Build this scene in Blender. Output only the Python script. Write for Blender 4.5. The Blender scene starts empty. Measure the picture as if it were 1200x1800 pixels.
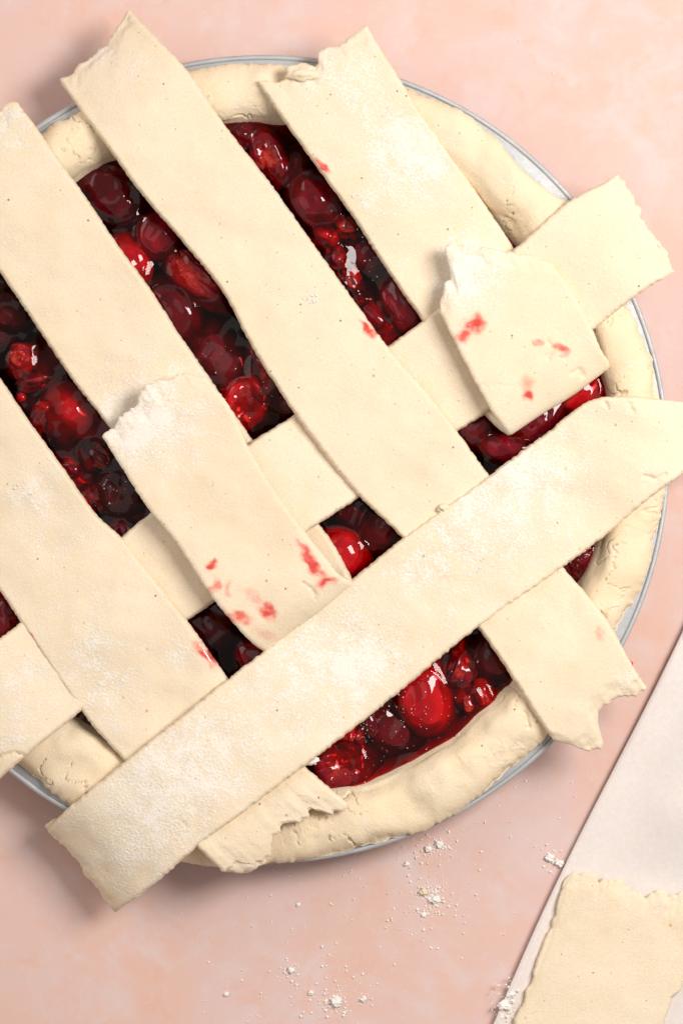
import bpy, math
import numpy as np

# ------------------------------------------------------------------ scale, camera, light
S = 0.000172                 # metres per photograph pixel at the height of the pan rim
DCAM, ZREF = 5800.0, 150.0   # camera distance above the rim plane, rim height (both in pixel units)
ZT = 50.0                    # height of the tabletop
CX, CY = 465.0, 807.0        # centre of the pan in the photograph

sc = bpy.context.scene
col = sc.collection

cam_d = bpy.data.cameras.new('camera')
cam = bpy.data.objects.new('camera', cam_d); col.objects.link(cam)
cam.location = (0, 0, (DCAM + ZREF) * S)
cam_d.sensor_fit = 'VERTICAL'
cam_d.angle = 2 * math.atan(900.0 / DCAM)
cam_d.clip_start = 0.05; cam_d.clip_end = 50
sc.camera = cam

world = bpy.data.worlds.new('World'); sc.world = world; world.use_nodes = True
bg = world.node_tree.nodes['Background']
bg.inputs[0].default_value = (1.0, 0.91, 0.86, 1); bg.inputs[1].default_value = 0.27

def area(name, loc, target, size, power, color, size_y=None):
    l = bpy.data.lights.new(name, 'AREA'); l.energy = power; l.color = color
    l.shape = 'RECTANGLE'; l.size = size; l.size_y = size_y or size
    o = bpy.data.objects.new(name, l); col.objects.link(o); o.location = loc
    from mathutils import Vector
    o.rotation_euler = (Vector(target) - Vector(loc)).to_track_quat('-Z', 'Y').to_euler()
    return o
az, el, dist = math.radians(26), math.radians(55), 0.72
area('softbox', (dist*math.cos(el)*math.cos(az), dist*math.cos(el)*math.sin(az), dist*math.sin(el)),
     (0, 0, 0.02), 0.23, 4.55, (1.0, 0.965, 0.93), 0.33)
area('overhead_diffuser', (-0.26, 0.12, 1.55), (-0.1, 0.02, 0), 0.60, 0.5, (1.0, 0.92, 0.90), 0.5)
area('added_fill_lamp', (-0.85, 0.42, 0.60), (-0.05, 0.05, 0), 1.0, 3.8, (1.0, 0.94, 0.90), 0.8)  # unseen area lamp added at upper left to lift the shadows

sc.view_settings.view_transform = 'Standard'
sc.view_settings.look = 'None'
sc.view_settings.gamma = 1.0
sc.view_settings.use_curve_mapping = False
sc.view_settings.exposure = 0.17
cy = sc.cycles
cy.use_denoising = True
cy.max_bounces = 8; cy.diffuse_bounces = 4; cy.glossy_bounces = 4
cy.transmission_bounces = 4; cy.transparent_max_bounces = 12; cy.volume_bounces = 0
cy.sample_clamp_indirect = 6.0

# ------------------------------------------------------------------ numeric helpers
def W(px, py, z):
    """photograph pixel seen at height z (pixel units) -> pixel-unit world coordinates"""
    k = (DCAM + ZREF - np.asarray(z, float)) / DCAM
    return np.stack([(np.asarray(px, float) - 600) * k, (900 - np.asarray(py, float)) * k,
                     np.broadcast_to(np.asarray(z, float), np.shape(np.asarray(px, float) + np.asarray(z, float)))], -1)
PCX, PCY, _ = W(CX, CY, ZREF)

def _hash(ix, iy, iz, seed):
    h = (ix.astype(np.int64) * 374761393 + iy.astype(np.int64) * 668265263 + iz.astype(np.int64) * 2147483647 + seed * 1274126177) & 0xffffffff
    h = ((h ^ (h >> 13)) * 1274126177) & 0xffffffff
    h = ((h ^ (h >> 16)) * 2246822519) & 0xffffffff
    return ((h ^ (h >> 15)) & 0xffff) / 65535.0
def vnoise(x, y, z=0.0, seed=0):
    x, y, z = np.broadcast_arrays(np.asarray(x, float), np.asarray(y, float), np.asarray(z, float))
    ix, iy, iz = np.floor(x), np.floor(y), np.floor(z)
    fx, fy, fz = x - ix, y - iy, z - iz
    fx, fy, fz = [f * f * f * (f * (f * 6 - 15) + 10) for f in (fx, fy, fz)]
    r = 0
    for dx in (0, 1):
        for dy in (0, 1):
            for dz in (0, 1):
                w = (fx if dx else 1 - fx) * (fy if dy else 1 - fy) * (fz if dz else 1 - fz)
                r = r + w * _hash(ix + dx, iy + dy, iz + dz, seed)
    return r * 2 - 1
def fbm(x, y, z=0.0, seed=0, oct=3):
    r, a, f = 0, 1.0, 1.0
    for o in range(oct):
        r = r + a * vnoise(np.asarray(x) * f, np.asarray(y) * f, np.asarray(z) * f, seed + o * 17); a *= 0.5; f *= 2.03
    return r
def sstep(a, b, x):
    t = np.clip((x - a) / (b - a), 0, 1); return t * t * (3 - 2 * t)

def build(name, V, Q, mat, parent=None, T=None, attrs=None, origin=None, smooth=True):
    """V in pixel units (world); Q quads, T triangles. One mesh object with its origin at its base."""
    V = np.asarray(V, float) * S
    if origin is None:
        lo, hi = V.min(0), V.max(0); origin = np.array([(lo[0] + hi[0]) / 2, (lo[1] + hi[1]) / 2, lo[2]])
    V = V - origin
    me = bpy.data.meshes.new(name)
    Q = np.zeros((0, 4), int) if Q is None else np.asarray(Q, int).reshape(-1, 4)
    T = np.zeros((0, 3), int) if T is None else np.asarray(T, int).reshape(-1, 3)
    me.vertices.add(len(V)); me.vertices.foreach_set('co', V.astype(np.float32).ravel())
    nl = 4 * len(Q) + 3 * len(T)
    me.loops.add(nl); me.loops.foreach_set('vertex_index', np.concatenate([Q.ravel(), T.ravel()]).astype(np.int32))
    me.polygons.add(len(Q) + len(T))
    ls = np.concatenate([np.arange(len(Q)) * 4, 4 * len(Q) + np.arange(len(T)) * 3])
    me.polygons.foreach_set('loop_start', ls.astype(np.int32))
    me.update(calc_edges=True)
    me.polygons.foreach_set('use_smooth', np.full(len(Q) + len(T), smooth))
    for k, a in (attrs or {}).items():
        at = me.attributes.new(k, 'FLOAT', 'POINT'); at.data.foreach_set('value', np.asarray(a, np.float32).ravel())
    me.materials.append(mat)
    o = bpy.data.objects.new(name, me); col.objects.link(o)
    if parent is not None:
        o.parent = parent; o.location = np.array(origin) - np.array(parent['_o'])
    else:
        o.location = origin
    return o
def tag(o, label, cat, group=None, kind=None):
    if label: o['label'] = label
    if cat: o['category'] = cat
    if group: o['group'] = group
    if kind: o['kind'] = kind
    return o
def gridquads(nu, nv, off=0):
    i = np.arange(nu - 1)[:, None] * nv + np.arange(nv - 1)[None, :]
    return (np.stack([i, i + nv, i + nv + 1, i + 1], -1) + off).reshape(-1, 4)

# ------------------------------------------------------------------ materials
def mat(name):
    m = bpy.data.materials.new(name); m.use_nodes = True
    nt = m.node_tree; return m, nt, nt.nodes['Principled BSDF']
def N(nt, typ, **kw):
    n = nt.nodes.new(typ)
    for k, v in kw.items():
        if k.startswith('i_'): n.inputs[k[2:].replace('_', ' ')].default_value = v
        else: setattr(n, k, v)
    return n
def noise(nt, co, px, detail=3, rough=0.55, dist=0.0):
    n = N(nt, 'ShaderNodeTexNoise'); n.inputs['Scale'].default_value = 1 / (px * S)
    n.inputs['Detail'].default_value = detail; n.inputs['Roughness'].default_value = rough; n.inputs['Distortion'].default_value = dist
    nt.links.new(co, n.inputs['Vector']); return n.outputs['Fac']
def ramp(nt, fac, a, b, ca=0.0, cb=1.0):
    n = N(nt, 'ShaderNodeMapRange', interpolation_type='SMOOTHSTEP')
    n.inputs['From Min'].default_value = a; n.inputs['From Max'].default_value = b
    n.inputs['To Min'].default_value = ca; n.inputs['To Max'].default_value = cb
    nt.links.new(fac, n.inputs['Value']); return n.outputs['Result']
def math_(nt, op, a, b=None):
    n = N(nt, 'ShaderNodeMath', operation=op)
    for i, v in enumerate((a, b)):
        if v is None: continue
        if isinstance(v, (int, float)): n.inputs[i].default_value = v
        else: nt.links.new(v, n.inputs[i])
    return n.outputs[0]
def mixc(nt, fac, a, b):
    n = N(nt, 'ShaderNodeMix', data_type='RGBA')
    for s, v in ((n.inputs[0], fac), (n.inputs[6], a), (n.inputs[7], b)):
        if isinstance(v, (int, float)): s.default_value = v
        elif isinstance(v, tuple): s.default_value = (*v, 1)
        else: nt.links.new(v, s)
    return n.outputs[2]
def bump(nt, h, dist_px, strength=1.0, normal=None):
    n = N(nt, 'ShaderNodeBump'); n.inputs['Distance'].default_value = dist_px * S; n.inputs['Strength'].default_value = strength
    nt.links.new(h, n.inputs['Height'])
    if normal is not None: nt.links.new(normal, n.inputs['Normal'])
    return n.outputs['Normal']
def attr(nt, name):
    n = N(nt, 'ShaderNodeAttribute', attribute_name=name); return n.outputs['Fac']

def dough_material(name, base, base2, flour=0.0):
    m, nt, b = mat(name)
    co = N(nt, 'ShaderNodeTexCoord').outputs['Object']
    c = mixc(nt, ramp(nt, noise(nt, co, 70, 4), 0.35, 0.65), base, base2)
    c = mixc(nt, ramp(nt, noise(nt, co, 3.6, 3, 0.7), 0.44, 0.62, 0, 0.8), c, (base[0]*1.07, base[1]*1.1, base[2]*1.17))
    c = mixc(nt, ramp(nt, noise(nt, co, 190, 3, 0.6, 0.6), 0.42, 0.70, 0, 0.4), c, (base[0] * 0.97, base[1] * 0.92, base[2] * 0.85))
    # bran specks: small cells, few of them kept
    for sz, thr, keep, colr in ((20, 0.09, 0.35, (0.42, 0.24, 0.09)), (40, 0.065, 0.35, (0.12, 0.07, 0.03)), (60, 0.06, 0.55, (0.62, 0.30, 0.08))):
        v = N(nt, 'ShaderNodeTexVoronoi'); v.inputs['Scale'].default_value = 1 / (sz * S); nt.links.new(co, v.inputs['Vector'])
        sep = N(nt, 'ShaderNodeSeparateColor'); nt.links.new(v.outputs['Color'], sep.inputs[0])
        k = math_(nt, 'MULTIPLY', ramp(nt, v.outputs['Distance'], thr, thr * 0.5), math_(nt, 'GREATER_THAN', sep.outputs[0], keep))
        c = mixc(nt, math_(nt, 'MULTIPLY', k, 0.75), c, colr)
    # flour: amount from the surface, broken into grains and clots
    fl = attr(nt, 'flour')
    g1, g2 = noise(nt, co, 4.5, 3, 0.6), noise(nt, co, 34, 5, 0.65, 0.5)
    dens = math_(nt, 'ADD', math_(nt, 'MULTIPLY', g2, 0.75), math_(nt, 'MULTIPLY', fl, 0.36))
    f = ramp(nt, math_(nt, 'ADD', g1, dens), 1.06, 1.38)
    c = mixc(nt, math_(nt, 'MULTIPLY', f, 0.75), c, (0.92, 0.865, 0.795))
    st = attr(nt, 'stain')
    sg = math_(nt, 'MULTIPLY', st, ramp(nt, noise(nt, co, 16, 3, 0.6), 0.2, 0.62, 0.6, 1.0))
    c = mixc(nt, ramp(nt, sg, 0.05, 0.95, 0, 0.88), c, (0.80, 0.085, 0.06))
    c = mixc(nt, ramp(nt, sg, 0.6, 1.0, 0, 0.7), c, (0.62, 0.025, 0.025))
    nt.links.new(c, b.inputs['Base Color'])
    nt.links.new(ramp(nt, sg, 0.5, 0.8), b.inputs['Coat Weight'])
    r = ramp(nt, sg, 0.45, 0.8, 0.72, 0.16); nt.links.new(r, b.inputs['Roughness'])
    b.inputs['Specular IOR Level'].default_value = 0.3
    dry = math_(nt, 'SUBTRACT', 1.0, ramp(nt, sg, 0.4, 0.7))
    h = math_(nt, 'ADD', math_(nt, 'MULTIPLY', noise(nt, co, 4.0, 4, 0.7), 1.1), math_(nt, 'MULTIPLY', math_(nt, 'MULTIPLY', f, g1), 0.9))
    nrm = bump(nt, math_(nt, 'MULTIPLY', h, dry), 1.9, 0.6)
    nrm = bump(nt, noise(nt, co, 60, 2), 3.0, 0.06, nrm)
    nt.links.new(nrm, b.inputs['Normal'])
    return m
M_DOUGH = dough_material('lattice_dough', (0.83, 0.685, 0.485), (0.84, 0.71, 0.525))
M_CRUST = dough_material('crust_dough', (0.83, 0.675, 0.455), (0.84, 0.695, 0.49))

def table_material():
    m, nt, b = mat('painted_tabletop')
    co = N(nt, 'ShaderNodeTexCoord').outputs['Object']
    c = mixc(nt, ramp(nt, noise(nt, co, 330, 6, 0.62, 0.8), 0.38, 0.66), (0.72, 0.515, 0.465), (0.745, 0.485, 0.395))
    c = mixc(nt, ramp(nt, noise(nt, co, 150, 6, 0.65, 1.2), 0.44, 0.72, 0, 0.8), c, (0.725, 0.58, 0.555))
    c = mixc(nt, ramp(nt, noise(nt, co, 60, 6, 0.7, 0.5), 0.52, 0.70, 0, 0.6), c, (0.74, 0.445, 0.335))
    c = mixc(nt, ramp(nt, noise(nt, co, 20, 5, 0.75), 0.56, 0.72, 0, 0.4), c, (0.765, 0.64, 0.61))
    c = mixc(nt, ramp(nt, noise(nt, co, 5, 4, 0.75), 0.50, 0.72, 0, 0.22), c, (0.74, 0.49, 0.42))
    c = mixc(nt, ramp(nt, noise(nt, co, 11, 6, 0.8, 2.0), 0.60, 0.70, 0, 0.25), c, (0.77, 0.64, 0.61))
    # fine brush scratches
    mp = N(nt, 'ShaderNodeMapping'); mp.inputs['Rotation'].default_value = (0, 0, 0.5); mp.inputs['Scale'].default_value = (1, 9, 1)
    nt.links.new(co, mp.inputs['Vector'])
    c = mixc(nt, ramp(nt, noise(nt, mp.outputs[0], 120, 5, 0.7), 0.62, 0.78, 0, 0.3), c, (0.85, 0.72, 0.68))
    nt.links.new(c, b.inputs['Base Color']); b.inputs['Roughness'].default_value = 0.6
    b.inputs['Specular IOR Level'].default_value = 0.3
    nt.links.new(bump(nt, noise(nt, co, 14, 5, 0.7), 1.0, 0.25), b.inputs['Normal'])
    return m
def metal_material():
    m, nt, b = mat('dull_aluminium')
    co = N(nt, 'ShaderNodeTexCoord').outputs['Object']
    n1 = noise(nt, co, 5, 4, 0.7)
    c = mixc(nt, ramp(nt, noise(nt, co, 60, 5, 0.6), 0.35, 0.7), (0.47, 0.485, 0.50), (0.55, 0.565, 0.57))
    c = mixc(nt, ramp(nt, n1, 0.58, 0.75, 0, 0.5), c, (0.46, 0.46, 0.46))
    nt.links.new(c, b.inputs['Base Color']); b.inputs['Metallic'].default_value = 0.5
    nt.links.new(ramp(nt, n1, 0.3, 0.7, 0.55, 0.72), b.inputs['Roughness'])
    nt.links.new(bump(nt, n1, 0.8, 0.3), b.inputs['Normal'])
    return m
def paper_material():
    m, nt, b = mat('parchment')
    co = N(nt, 'ShaderNodeTexCoord').outputs['Object']
    c = mixc(nt, ramp(nt, noise(nt, co, 9, 5, 0.7), 0.35, 0.7), (0.79, 0.70, 0.655), (0.83, 0.75, 0.71))
    nt.links.new(c, b.inputs['Base Color']); b.inputs['Roughness'].default_value = 0.42
    b.inputs['Subsurface Weight'].default_value = 0.2; b.inputs['Subsurface Scale'].default_value = 3 * S
    nt.links.new(bump(nt, noise(nt, co, 5, 4, 0.7), 1.0, 0.3), b.inputs['Normal'])
    return m
def cherry_material(name, c1, c2, sss):
    m, nt, b = mat(name)
    tc = N(nt, 'ShaderNodeTexCoord'); co = tc.outputs['Object']
    oi = N(nt, 'ShaderNodeObjectInfo')
    c = mixc(nt, ramp(nt, noise(nt, co, 40, 4, 0.6, 0.8), 0.35, 0.68), c1, c2)
    fl = attr(nt, 'flesh')
    fb = mixc(nt, ramp(nt, noise(nt, co, 10, 4, 0.65, 0.6), 0.35, 0.7), (0.26, 0.004, 0.005), (0.55, 0.035, 0.018))
    c = mixc(nt, fl, c, fb)
    nt.links.new(c, b.inputs['Base Color'])
    b.inputs['Roughness'].default_value = 0.4; b.inputs['Specular IOR Level'].default_value = 0.0
    b.inputs['Coat Weight'].default_value = 1.0; b.inputs['Coat Roughness'].default_value = 0.012; b.inputs['Coat IOR'].default_value = 1.47
    b.inputs['Subsurface Weight'].default_value = sss
    b.inputs['Subsurface Radius'].default_value = (1.0, 0.08, 0.06); b.inputs['Subsurface Scale'].default_value = 14 * S
    h = math_(nt, 'ADD', noise(nt, co, 30, 2, 0.5, 0.5), math_(nt, 'MULTIPLY', noise(nt, co, 9, 3, 0.6), math_(nt, 'ADD', math_(nt, 'MULTIPLY', fl, 0.12), 0.02)))
    nrm = bump(nt, h, 4.0, 0.4); nt.links.new(nrm, b.inputs['Normal'])
    nt.links.new(bump(nt, noise(nt, co, 62, 1, 0.4, 0.7), 7.0, 0.5), b.inputs['Coat Normal'])
    return m
def sauce_material():
    m = bpy.data.materials.new('cherry_syrup'); m.use_nodes = True; nt = m.node_tree; nt.nodes.clear()
    out = N(nt, 'ShaderNodeOutputMaterial')
    co = N(nt, 'ShaderNodeTexCoord').outputs['Object']
    nrm = bump(nt, noise(nt, co, 80, 1, 0.5, 0.8), 5.0, 0.4)
    fr = N(nt, 'ShaderNodeFresnel'); fr.inputs['IOR'].default_value = 1.42; nt.links.new(nrm, fr.inputs['Normal'])
    tr = N(nt, 'ShaderNodeBsdfTransparent'); tr.inputs[0].default_value = (1.0, 0.55, 0.55, 1)
    gl = N(nt, 'ShaderNodeBsdfGlossy'); gl.inputs['Roughness'].default_value = 0.012; nt.links.new(nrm, gl.inputs['Normal'])
    mx = N(nt, 'ShaderNodeMixShader'); nt.links.new(fr.outputs[0], mx.inputs[0]); nt.links.new(tr.outputs[0], mx.inputs[1]); nt.links.new(gl.outputs[0], mx.inputs[2])
    nt.links.new(mx.outputs[0], out.inputs['Surface'])
    va = N(nt, 'ShaderNodeVolumeAbsorption'); va.inputs['Color'].default_value = (0.92, 0.0, 0.04, 1); va.inputs['Density'].default_value = 2250
    nt.links.new(va.outputs[0], out.inputs['Volume'])
    return m
def flour_material():
    m, nt, b = mat('flour')
    b.inputs['Base Color'].default_value = (0.88, 0.83, 0.78, 1); b.inputs['Roughness'].default_value = 0.9
    b.inputs['Specular IOR Level'].default_value = 0.1
    return m
def juice_material():
    m, nt, b = mat('cherry_juice')
    b.inputs['Base Color'].default_value = (0.7, 0.01, 0.015, 1); b.inputs['Roughness'].default_value = 0.05
    b.inputs['Coat Weight'].default_value = 1.0
    return m
M_TABLE, M_METAL, M_PAPER, M_SAUCE, M_FLOUR, M_JUICE = table_material(), metal_material(), paper_material(), sauce_material(), flour_material(), juice_material()
M_CH = {'dark': cherry_material('dark_cherry', (0.06, 0.0012, 0.003), (0.14, 0.002, 0.006), 0.2),
        'mid': cherry_material('red_cherry', (0.11, 0.002, 0.007), (0.24, 0.004, 0.011), 0.25),
        'bright': cherry_material('bright_cherry', (0.34, 0.003, 0.007), (0.56, 0.006, 0.009), 0.4)}

# ------------------------------------------------------------------ tabletop
V = np.array([(x, y, ZT) for x in (-6000, 6000) for y in (-6000, 6000)], float)
t = build('tabletop', V, [[0, 2, 3, 1]], M_TABLE, smooth=False); tag(t, 'pink and peach mottled painted tabletop under the pie', None, kind='structure')

# ------------------------------------------------------------------ pie pan (lathe)
def lathe(profile, nth=720, closed=True):
    P = np.array(profile, float); th = np.linspace(0, 2 * np.pi, nth, endpoint=False)
    V = np.stack([PCX + P[None, :, 0] * np.cos(th)[:, None], PCY + P[None, :, 0] * np.sin(th)[:, None], np.broadcast_to(P[None, :, 1], (nth, len(P)))], -1).reshape(-1, 3)
    n = len(P); i = np.arange(nth)[:, None] * n; j = ((np.arange(nth) + 1) % nth)[:, None] * n
    k = np.arange(n if closed else n - 1)[None, :]; k2 = (k + 1) % n
    return V, np.stack([i + k, j + k, j + k2, i + k2], -1).reshape(-1, 4)
pan = bpy.data.objects.new('pie_pan', None); col.objects.link(pan)
pan.location = (PCX * S, PCY * S, ZT * S); pan['_o'] = list(pan.location)
tag(pan, 'round dull grey metal pie pan holding the cherry pie', 'pie pan')
prof = [(r_, z_ if z_ > 130 else ZT + z_ * (132 - ZT) / 132) for r_, z_ in [(1, 6), (300, 6), (520, 6), (545, 8), (556, 14), (600, 70), (640, 124), (652, 140), (660, 144), (701, 146), (705, 143), (700, 138), (664, 137.5), (656, 134), (645, 120), (605, 66), (561, 9), (548, 2), (520, 0.5), (300, 0.5), (1, 0.5)]]
V, Q = lathe(prof, 360); build('body', V, Q, M_METAL, pan)
a = np.linspace(0, 2 * np.pi, 14, endpoint=False)
V, Q = lathe([(706.5 + 4.8 * math.cos(t_), 144 + 4.2 * math.sin(t_)) for t_ in a], 720); build('rolled_rim', V, Q, M_METAL, pan)
del pan['_o']

# ------------------------------------------------------------------ bottom crust
def crust():
    nth, th = 2300, None
    th = np.linspace(0, 2 * np.pi, nth, endpoint=False)
    # outer edge radius by photograph angle (degrees, counter-clockwise from the right)
    ctl = [(-180, 700), (-150, 696), (-136, 690), (-124, 690), (-112, 712), (-100, 721), (-92, 716), (-85, 706), (-75, 704), (-66, 708), (-58, 700), (-47, 696), (-40, 692), (-30, 680), (-24, 690), (-15, 700), (0, 704), (14, 700),
           (22, 692), (33, 694), (41, 694), (45, 680), (48, 675), (52, 688), (57, 697), (64, 699), (72, 698), (82, 694), (92, 690), (103, 694), (116, 694), (126, 692), (140, 696), (160, 700), (180, 700)]
    c = np.array(ctl, float); deg = np.degrees((th + np.pi) % (2 * np.pi) - np.pi)
    Ro = np.interp(deg, c[:, 0], c[:, 1])
    k = np.ones(13) / 13; Ro = np.convolve(np.concatenate([Ro[-6:], Ro, Ro[:6]]), k, 'valid')
    X, Y = np.cos(th), np.sin(th)
    Ro = Ro + 2.5 * fbm(X * 9, Y * 9, 0.3, 5, 2); hf = 2.5 * fbm(X * 28, Y * 28, 0.3, 5, 3) + 2.0 * fbm(X * 90, Y * 90, 0.3, 6, 2)
    # inner sauce-line radius
    ci = np.array([(-180, 575), (-140, 560), (-120, 548), (-100, 572), (-80, 585), (-60, 588), (-45, 572), (-30, 575), (-15, 590), (0, 600), (15, 604), (30, 595), (32, 556), (58, 556), (68, 586), (90, 592), (115, 585), (140, 590), (180, 575)], float)
    Ri = np.interp(deg, ci[:, 0], ci[:, 1]) + 7 * fbm(X * 7, Y * 7, 2.2, 9, 3) - 16
    Ri = np.convolve(np.concatenate([Ri[-20:], Ri, Ri[:20]]), np.ones(41) / 41, 'valid')
    crest = 184 + 6 * fbm(X * 5, Y * 5, 1.0, 21, 2)
    for d0, amp, w in ((-68, -13, 3.2), (-74, 6, 4), (-60, 5, 4), (-18, 5, 6), (52, 3, 8), (-130, -4, 4)):
        crest = crest + amp * np.exp(-((deg - d0) / w) ** 2)
    # cross-section: outer underside -> lip -> crest -> inner wall -> floor -> centre
    cs = [(0.0, 147), (0.0, 149), (0.02, 158), (0.05, 168), (0.10, 177), (0.18, 184.5), (0.30, 189), (0.42, 190), (0.54, 188), (0.63, 181), (0.71, 167), (0.79, 146), (0.87, 122), (0.96, 104), (1.10, 86), (1.22, 72), (1.5, 66)]
    cs = np.array(cs); seg = np.concatenate([[0], np.cumsum(np.hypot(np.diff(cs[:, 0]) * 110, np.diff(cs[:, 1])))])
    nn = 110; s = np.linspace(0, seg[-1], nn); tt, zz = np.interp(s, seg, cs[:, 0]), np.interp(s, seg, cs[:, 1])
    ks = np.hanning(9); ks /= ks.sum()
    zz = np.convolve(np.pad(zz, 4, mode='edge'), ks, 'valid'); tt = np.convolve(np.pad(tt, 4, mode='edge'), ks, 'valid')
    gam = 1 + 0.75 * np.exp(-((deg - 48) / 13) ** 2)
    tw = np.where(tt[None, :] < 1, np.clip(tt, 0, 1)[None, :] ** gam[:, None], tt[None, :])
    R = Ro[:, None] + (Ri - Ro)[:, None] * tw + hf[:, None] * np.exp(-(tt / 0.07) ** 2)[None, :]
    up = np.clip((zz - 147) / 43, 0, 1)[None, :]
    Z = zz[None, :] + (crest - 190)[:, None] * up
    x, y = PCX + R * X[:, None], PCY + R * Y[:, None]
    w = sstep(147, 160, zz)[None, :] * 1.0
    inner = sstep(1.25, 1.0, tt)[None, :]
    big = 6.5 * fbm(x / 70, y / 70, Z / 70, 31, 2)
    mid = 0.7 * fbm(x / 24, y / 24, Z / 24, 33, 2)
    # cracks: thin ridges of a warped noise, only where a coarse mask allows them
    wx, wy = x + 14 * fbm(x / 30, y / 30, 0, 41), y + 14 * fbm(x / 30, y / 30, 4, 42)
    n = np.abs(fbm(wx / 46, wy / 46, Z / 60, 43, 2))
    mask = sstep(0.18, 0.45, fbm(x / 95, y / 95, Z / 95, 44, 2))
    cr = np.exp(-(n / 0.030) ** 2) * mask
    n2 = np.abs(fbm(wx / 17, wy / 17, Z / 25, 45, 2)); m2 = sstep(0.42, 0.7, fbm(x / 70, y / 70, Z / 70, 46, 2))
    cr2 = np.exp(-(n2 / 0.05) ** 2) * m2
    flake = 1.2 * sstep(0.0, 0.08, fbm(wx / 30, wy / 30, 7, 47, 2)) * m2
    disp = (big + mid + flake) * (0.35 + 0.65 * w) * inner - (6.5 * cr + 1.2 * cr2) * np.maximum(w, 0.25) * inner
    # displace along the section normal
    dR = np.gradient(R, axis=1); dZ = np.gradient(Z, axis=1); L = np.hypot(dR, dZ) + 1e-6
    nR, nZ = -dZ / L, dR / L
    sgn = -1.0
    R2, Z2 = R + sgn * nR * disp, Z + sgn * nZ * disp
    Z2 = np.where(tt[None, :] < 0.3, np.maximum(Z2, 150.5 - 3 * (R2 > 716)), Z2)
    x, y = PCX + R2 * X[:, None], PCY + R2 * Y[:, None]
    V = np.stack([x, y, Z2], -1).reshape(-1, 3)
    Q = gridquads(nth, nn)
    i = (nth - 1) * nn + np.arange(nn - 1); j = np.arange(nn - 1)
    Q = np.concatenate([Q, np.stack([i, j, j + 1, i + 1], -1)])[:, ::-1]
    # centre cap
    V = np.concatenate([V, [[PCX, PCY, 66]]]); ci_ = len(V) - 1
    e = np.arange(nth) * nn + nn - 1; T = np.stack([e, np.roll(e, -1), np.full(nth, ci_)], -1)[:, ::-1]
    fl = 0.30 + 0.25 * fbm(V[:, 0] / 120, V[:, 1] / 120, 0, 61, 2)
    # juice wicks into the dough just at the syrup line
    o = build('bottom_crust', V, Q, M_CRUST, T=T, attrs={'flour': fl, 'stain': np.zeros(len(V))})
    tag(o, 'pale raw pastry crust lining the pan with a bumpy cracked rim', 'pie crust')
crust()

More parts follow.
